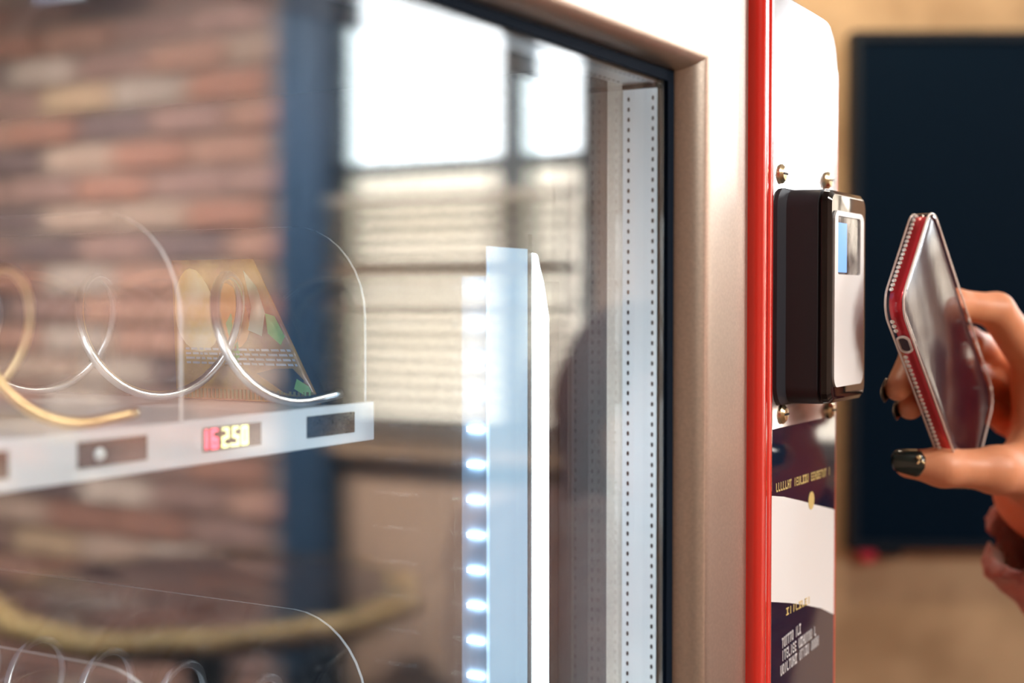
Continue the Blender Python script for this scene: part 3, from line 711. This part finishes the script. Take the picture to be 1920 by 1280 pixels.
# ------------------------------------------------------------------ phone in a clear case with stones
PH0 = Vector((0.71748, -0.05730, 1.71878)); PH1 = Vector((0.66766, -0.05487, 1.66824)); PH2 = Vector((0.77111, -0.06547, 1.56576))
EU = (PH1 - PH0).normalized(); EV = (PH2 - PH1).normalized(); EN = EU.cross(EV).normalized()
if EN.y > 0: EN = -EN
PC = (PH0 + PH2) / 2; PW, PL = 0.071, 0.146; PT = 0.0098
def pph(u, v_, n_): return PC + EU * u + EV * v_ + EN * n_        # n_: 0 = back of the case, PT = screen side
def phone():
    t = thing('phone', pph(0, 0, 0), 'red phone in a clear case studded with small stones, held by hand', 'phone')
    def slab(name, w_, l_, r, secs, m, smooth=True, caps=True, parent=t):
        V, F = [], []
        for (n_, ins) in secs:
            P = rrect(w_ - 2 * ins, l_ - 2 * ins, r - ins * .8, 8); N = len(P); V += [pph(a, b, n_) for a, b in P]
        for k in range(len(secs) - 1):
            for i in range(N): F.append((k * N + i, (k + 1) * N + i, (k + 1) * N + (i + 1) % N, k * N + (i + 1) % N))
        if caps: F.append(tuple(range(N))); F.append(tuple((len(secs) - 1) * N + i for i in range(N - 1, -1, -1)))
        o = mk(name, V, F, m, parent, smooth); o.data.set_sharp_from_angle(angle=math.radians(40)); return o
    redm = mat('phone_red', (0.62, 0.018, 0.035), 0.3, 0.4, coat=.3)
    slab('body', PW - .0030, PL - .0030, .0105, [(.0014, .0018), (.0020, .0004), (.0042, 0), (.0066, .0004), (.0082, .0018)], redm)
    slab('screen', PW - .0055, PL - .0055, .0095, [(.00822, 0), (.0088, .0002), (.0090, .0008)], mat('screen_black', (0.020, 0.004, 0.014), 0.14, ior=1.45, spec=0.3, bump=(70, 0.10, 0.0012), stretch=(1, 1, .4)))
    casem = glass_mat('case_clear', 0.03, (0.97, 0.95, 0.95), 0.05)
    # open bumper: outer wall, lips front and back
    secs = [(.0012, .0034), (.0003, .0022), (.0, .0012), (.0012, .0002), (.005, 0), (.0086, .0002), (PT, .0010), (PT + .0002, .0022), (.0088, .0028)]
    cs = slab('clear_case', PW, PL, .0120, secs, casem, caps=False)
    rim = mat('case_rim', (0.80, 0.68, 0.62), 0.2, coat=.5)
    for n_ in (.0006, PT - .0004):
        P = rrect(PW - .0008, PL - .0008, .0118, 8); pts = [pph(a, b, n_) for a, b in P]; pts.append(pts[0])
        tube('case_rim', pts, 0.00055, rim, cs, 6)
    # stones along the side walls
    st = mat('stone', (0.85, 0.78, 0.72), 0.08, 0.3, coat=.8)
    vv, ff = lathe_vf([(.00115, 0), (.00115, .0004), (.0006, .0010)], (0, 0, 0), Vector((0, 0, 1)), 7)
    me = bpy.data.meshes.new('stone'); me.from_pydata(vv, [], ff); me.materials.append(st)
    def stone(u, v_, out):
        o = bpy.data.objects.new('stone', me); COL.objects.link(o); o.parent = cs
        o.location = pph(u, v_, .0032) + out * .0002 - ROOT[t]; o.rotation_euler = out.to_track_quat('Z', 'Y').to_euler()
    for k in range(18):
        stone(-PW / 2 + .010 + k * (PW - .020) / 17, -PL / 2, -EV)
    s = -PL / 2 + .011
    while s < PL / 2 - .011:
        if not (-PL / 2 + .020 < s < -PL / 2 + .034): stone(PW / 2, s, EU); stone(-PW / 2, s, -EU)
        s += .0031
    # switch cut-out with raised rim
    P = rrect(.0056, .0105, .0026, 5); cz = -PL / 2 + .027
    pts = [pph(PW / 2 + .0002, cz + b, .0050 + a) for a, b in P]; pts.append(pts[0])
    tube('cutout_rim', pts, .0007, rim, cs, 6)
    V = [pph(PW / 2 + .00015, cz + b * .95, .0050 + a * .95) for a, b in P]
    mk('switch_cutout', V, [tuple(range(len(V)))], mat('cutout_dark', (.03, .004, .012), .4), cs)
    for k in range(4):
        p = pph(-PW / 2 + .004, PL / 2 - .012 - .018 * k, PT + .0006); v, f = lathe_vf([(.0012, 0), (.0010, .0006), (.0004, .001)], p, EN, 8); mk('stone', v, f, st, cs)
phone()

# ------------------------------------------------------------------ person: hand holding the phone, coat, head
def person():
    M_skin = mat('skin', (0.74, 0.30, 0.15), 0.45, sss=0.15, noise=60, col2=(0.80, 0.35, 0.19), bump=(300, 0.15, 0.0006))
    M_coat = mat('coat_mauve', (0.34, 0.15, 0.14), 0.9, noise=45, col2=(0.54, 0.31, 0.26), bump=(120, 0.8, 0.004), sheen=.6)
    M_hair = mat('hair_brown', (0.17, 0.045, 0.040), 0.6, noise=60, col2=(0.26, 0.08, 0.06), stretch=(6, 6, 1))
    M_jean = mat('trousers_dark', (0.02, 0.024, 0.04), 0.8); M_shoe = mat('shoe_black', (0.015, 0.013, 0.012), 0.4)
    t = thing('person', (1.45, -0.45, 0), 'person in a mauve brown coat holding a red phone to the reader', 'person')
    # --- hand joints, world coordinates
    T0, T1, T2, T3 = on_x(1704, 869, .7385), on_x(1768, 876, .7470), on_x(1868, 881, .772), on_x(1950, 880, .815)
    I3, I2, I1 = on_x(1952, 700, .838), on_x(1868, 582, .800), on_x(1790, 570, .776); I0 = pph(-PW / 2 + .028, -.012, -.0085)
    J3, J2, J1 = on_x(1966, 742, .872), on_x(1868, 664, .858), on_x(1815, 640, .812); J0 = pph(PW / 2 - .0035, -.010, -.0085); Jm = pph(0, -.002, -.0085)
    K3, K2, K1 = on_x(1968, 786, .880), on_x(1876, 728, .868), on_x(1826, 702, .830); K0 = pph(PW / 2 - .0085, .010, -.0085); Km = pph(0, .020, -.0085)
    L3, L2, L1 = on_x(1966, 830, .882), on_x(1886, 788, .870), on_x(1840, 764, .840); L0 = pph(.000, .040, -.0080)
    W = on_x(1962, 915, .868); E = Vector((1.03, -0.215, 1.365)); Sh = Vector((1.27, -0.40, 1.37))
    fs = [cone(T0, T1, .0076, .0094), cone(T1, T2, .0094, .0114), cone(T2, T3, .0122, .018)]
    fs += [cone(I0, I1, .0070, .0078), cone(I1, I2, .0080, .0092), cone(I2, I3, .0096, .0118)]
    fs += [cone(J0, Jm, .0066, .0075), cone(Jm, J1, .0075, .0080), cone(J1, J2, .0082, .0094), cone(J2, J3, .0096, .012)]
    fs += [cone(K0, Km, .0066, .0074), cone(Km, K1, .0074, .0078), cone(K1, K2, .0078, .009), cone(K2, K3, .009, .0115)]
    fs += [cone(L0, L1, .0060, .0068), cone(L1, L2, .0068, .0078), cone(L2, L3, .008, .0105)]
    palm = [cone(I3, W, .0135, .024), cone(J3, W, .0135, .024), cone(K3, W, .0130, .024), cone(L3, W, .0125, .024), cone(T3, W, .018, .024), cone(I3, T3, .0125, .016), cone(I3, L3, .0125, .0115), cone(W, W.lerp(E, .45), .025, .031)]
    groups = [union(fs[0:3], .006), union(fs[3:6], .004), union(fs[6:10], .004), union(fs[10:14], .004), union(fs[14:17], .004)]
    pal = union(palm, .010)
    def hand(P):
        d = pal(P)
        for i, g in enumerate(groups): d = smin(d, g(P), .012 if i == 0 else .0035)
        return d
    pts = np.array([T0, T1, T2, T3, I0, I1, I2, I3, J0, J3, K0, K3, L0, L3, W, W.lerp(E, .3)])
    organic('hand', hand, pts.min(0) - .03, pts.max(0) + .03, .0014, M_skin, t, relax=3)
    hand_o = bpy.data.objects['hand']; tag(hand_o, 'hand with dark polished thumb nail gripping the phone')
    # nails
    def nail(tip, nxt, r, m, up, name='nail', ln=.0075, wd=.0058, glint=False):
        tip = Vector(tip); d = (tip - Vector(nxt)).normalized(); up = (up - d * up.dot(d)).normalized(); s = d.cross(up)
        V, F = [], []; NU, NV = 10, 8
        for i in range(NU + 1):
            u = -1 + 2 * i / NU
            for j in range(NV + 1):
                q = -1 + 2 * j / NV
                wdt = wd * (1 - .26 * u) * math.sqrt(max(0, 1 - max(0, abs(u) - .55) ** 2 / .22)); a = q * wdt / r
                V.append(tip + d * (ln * u + .0026) + up * (r * math.cos(a) + .0006 - max(0, u) ** 2 * .0018) + s * r * math.sin(a))
        for i in range(NU):
            for j in range(NV):
                k = i * (NV + 1) + j; F.append((k, k + 1, k + NV + 2, k + NV + 1))
        o = mk(name, V, F, m, hand_o, True)
        md = o.modifiers.new('thickness', 'SOLIDIFY'); md.thickness = .0008; md.offset = 0
        return o
    M_nail = mat('nail_polish', (0.004, 0.012, 0.012), 0.1, coat=.8, noise=260, col2=(0.010, 0.022, 0.02))
    cv = (CAM - T0).normalized()
    nail(T0, T1, .0080, M_nail, cv + Vector((0, 0, .15)), ln=.0085, wd=.0072)
    gl = mat('nail_glitter', (0.85, 0.65, 0.35), 0.2, 0.9)
    d = (T0 - T1).normalized(); up = (cv - d * cv.dot(d)).normalized(); s = d.cross(up)
    for k in range(9):
        p = T0 + d * random.uniform(-.0055, -.0015) + up * .0089 + Vector((0, 0, random.uniform(.0005, .0042)))
        v, f = lathe_vf([(.0007, 0), (.0006, .0003), (.0002, .0005)], p, up, 6); mk('nail_stone', v, f, gl, hand_o)
    for tip, nx in ((J0, Jm), (K0, Km)): nail(tip, nx, .0068, M_nail, -EN, ln=.006, wd=.0052)
    # --- sleeve: soft folds round the wrist and forearm
    a_ = np.array(W.lerp(E, .02) + Vector((0, 0, -.022))); b_ = np.array(E); ab = b_ - a_; Lab = np.linalg.norm(ab); axd = ab / Lab
    def sleeve(P):
        tt = np.clip(((P - a_) @ axd) / Lab, 0, 1); q = P - a_ - (tt * Lab)[..., None] * axd
        fold = .0030 * np.sin(tt * 46 + 7 * np.arctan2(q[..., 2], q[..., 1] + 1e-9)) + .0022 * np.sin(tt * 27 - 3 * np.arctan2(q[..., 0], q[..., 2] + 1e-9)) + .0012 * np.sin(P[..., 0] * 420) * np.sin(P[..., 2] * 380)
        d0 = np.linalg.norm(q, axis=-1) - (.040 + .016 * tt) - fold
        d0 = np.maximum(d0, -((P - a_) @ axd) - .012)
        inner = np.linalg.norm(P - a_ - (np.clip((P - a_) @ axd, -1, .04))[..., None] * axd, axis=-1) - .0335
        return np.maximum(d0, -inner)
    up_ = union([cone(E, Sh, .058, .085)], .02)
    tor = union([cone((1.42, -.45, 1.34), (1.42, -.45, .95), .125, .135), ell((1.42, -.45, 1.30), (.155, .15, .13)), cone(Sh, (1.40, -.44, 1.38), .075, .085), cone((1.52, -.60, 1.36), (1.42, -.47, 1.36), .075, .085), cone((1.54, -.62, 1.34), (1.58, -.60, 1.06), .068, .056), cone((1.58, -.60, 1.06), (1.50, -.50, .88), .056, .050), cone((1.42, -.45, 1.0), (1.42, -.45, .62), .15, .19)], .06)
    def arm(P):
        fold = .004 * np.sin(P[..., 2] * 70 + 5 * np.sin(P[..., 0] * 30)) + .002 * np.sin(P[..., 0] * 120 + P[..., 1] * 90)
        return smin(up_(P), tor(P), .06) - fold
    organic('sleeve', sleeve, np.minimum(a_, b_) - .075, np.maximum(a_, b_) + .075, .003, M_coat, t, relax=1)
    organic('coat', arm, (.94, -.82, .40), (1.78, -.12, 1.52), .011, M_coat, t)
    # --- head, neck, other hand and legs in one skin
    hx, hy, hz = 1.405, -0.405, 1.545
    fd = np.array((-.62, .78, -.05)); fd /= np.linalg.norm(fd); sd = np.cross(fd, (0, 0, 1)); sd /= np.linalg.norm(sd)
    hc = np.array((hx, hy, hz)); Rm = np.stack([fd, sd, np.cross(sd, fd)])
    bits = [ell(hc, (.092, .074, .108), Rm), ell(hc + fd * .045 - np.array((0, 0, .055)), (.048, .050, .052), Rm), cone(hc + fd * .084 + (0, 0, .008), hc + fd * .104 - (0, 0, .018), .007, .012), cone(hc - (0, 0, .06) - fd * .02, (1.42, -.45, 1.36), .052, .058),
            ell(hc + sd * .075 - fd * .01 - (0, 0, .012), (.018, .010, .030), Rm), ell(hc - sd * .075 - fd * .01 - (0, 0, .012), (.018, .010, .030), Rm),
            cone(hc + fd * .088 - (0, 0, .046) - sd * .016, hc + fd * .088 - (0, 0, .046) + sd * .016, .009, .009),
            cone((1.50, -.50, .90), (1.485, -.48, .80), .030, .030), cone((1.485, -.48, .80), (1.475, -.47, .72), .012, .009), cone((1.50, -.49, .80), (1.50, -.48, .71), .011, .008), cone((1.51, -.50, .80), (1.515, -.49, .72), .010, .008), cone((1.46, -.48, .83), (1.45, -.46, .77), .011, .009)]
    organic('body', union(bits, .016), hc - (.16, .20, .90), hc + (.16, .16, .14), .006, M_skin, t)
    for s_ in (-1, 1):
        e = hc + fd * .082 + sd * .031 * s_ + np.array((0, 0, .010))
        v, f = lathe_vf([(.0, -.012), (.010, -.007), (.012, 0), (.010, .007), (.004, .0115)], e, Vector(fd), 14); mk('eye', v, f, M_white, t, True)
        v, f = lathe_vf([(.0055, .0098), (.0035, .0122)], e, Vector(fd), 12); mk('iris', v, f, M_shoe, t, True)
    hair = union([ell(hc - fd * .018 + (0, 0, .022), (.100, .086, .104), Rm), cone(hc - fd * .05, hc - fd * .065 - (0, 0, .20), .075, .055), cone(hc + sd * .066 - fd * .01, hc + sd * .075 - fd * .0 - (0, 0, .20), .030, .026), cone(hc - sd * .066 - fd * .01, hc - sd * .075 - (0, 0, .20), .030, .026)], .03)
    face = ell(hc + fd * .075 - np.array((0, 0, .03)), (.075, .062, .098), Rm)
    def hairf(P): return np.maximum(hair(P) + .003 * np.sin((P @ sd) * 260), -face(P))
    organic('hair', hairf, hc - (.17, .17, .30), hc + (.17, .17, .16), .006, M_hair, t)
    legs = union([cone((1.36, -.41, .68), (1.35, -.41, .45), .085, .060), cone((1.35, -.41, .45), (1.35, -.42, .08), .060, .045), cone((1.49, -.50, .68), (1.49, -.50, .45), .085, .060), cone((1.49, -.50, .45), (1.49, -.51, .08), .060, .045)], .02)
    organic('trousers', legs, (1.22, -.64, .01), (1.62, -.28, .80), .010, M_jean, t)
    for c_ in ((1.35, -.42), (1.49, -.51)):
        b = np.array((c_[0], c_[1], .035)); f2 = np.array((-.62, .78, 0))
        sh = union([cone(b - f2 * .04, b + f2 * .05, .036, .038), cone(b + f2 * .05, b + f2 * .14 - (0, 0, .006), .036, .026), cone(b, b + (0, 0, .09), .04, .045)], .02)
        organic('shoe', lambda P, sh=sh: np.maximum(sh(P), .0 - P[..., 2] + .001), b - (.22, .22, .05), b + (.22, .22, .15), .008, M_shoe, t)
person()
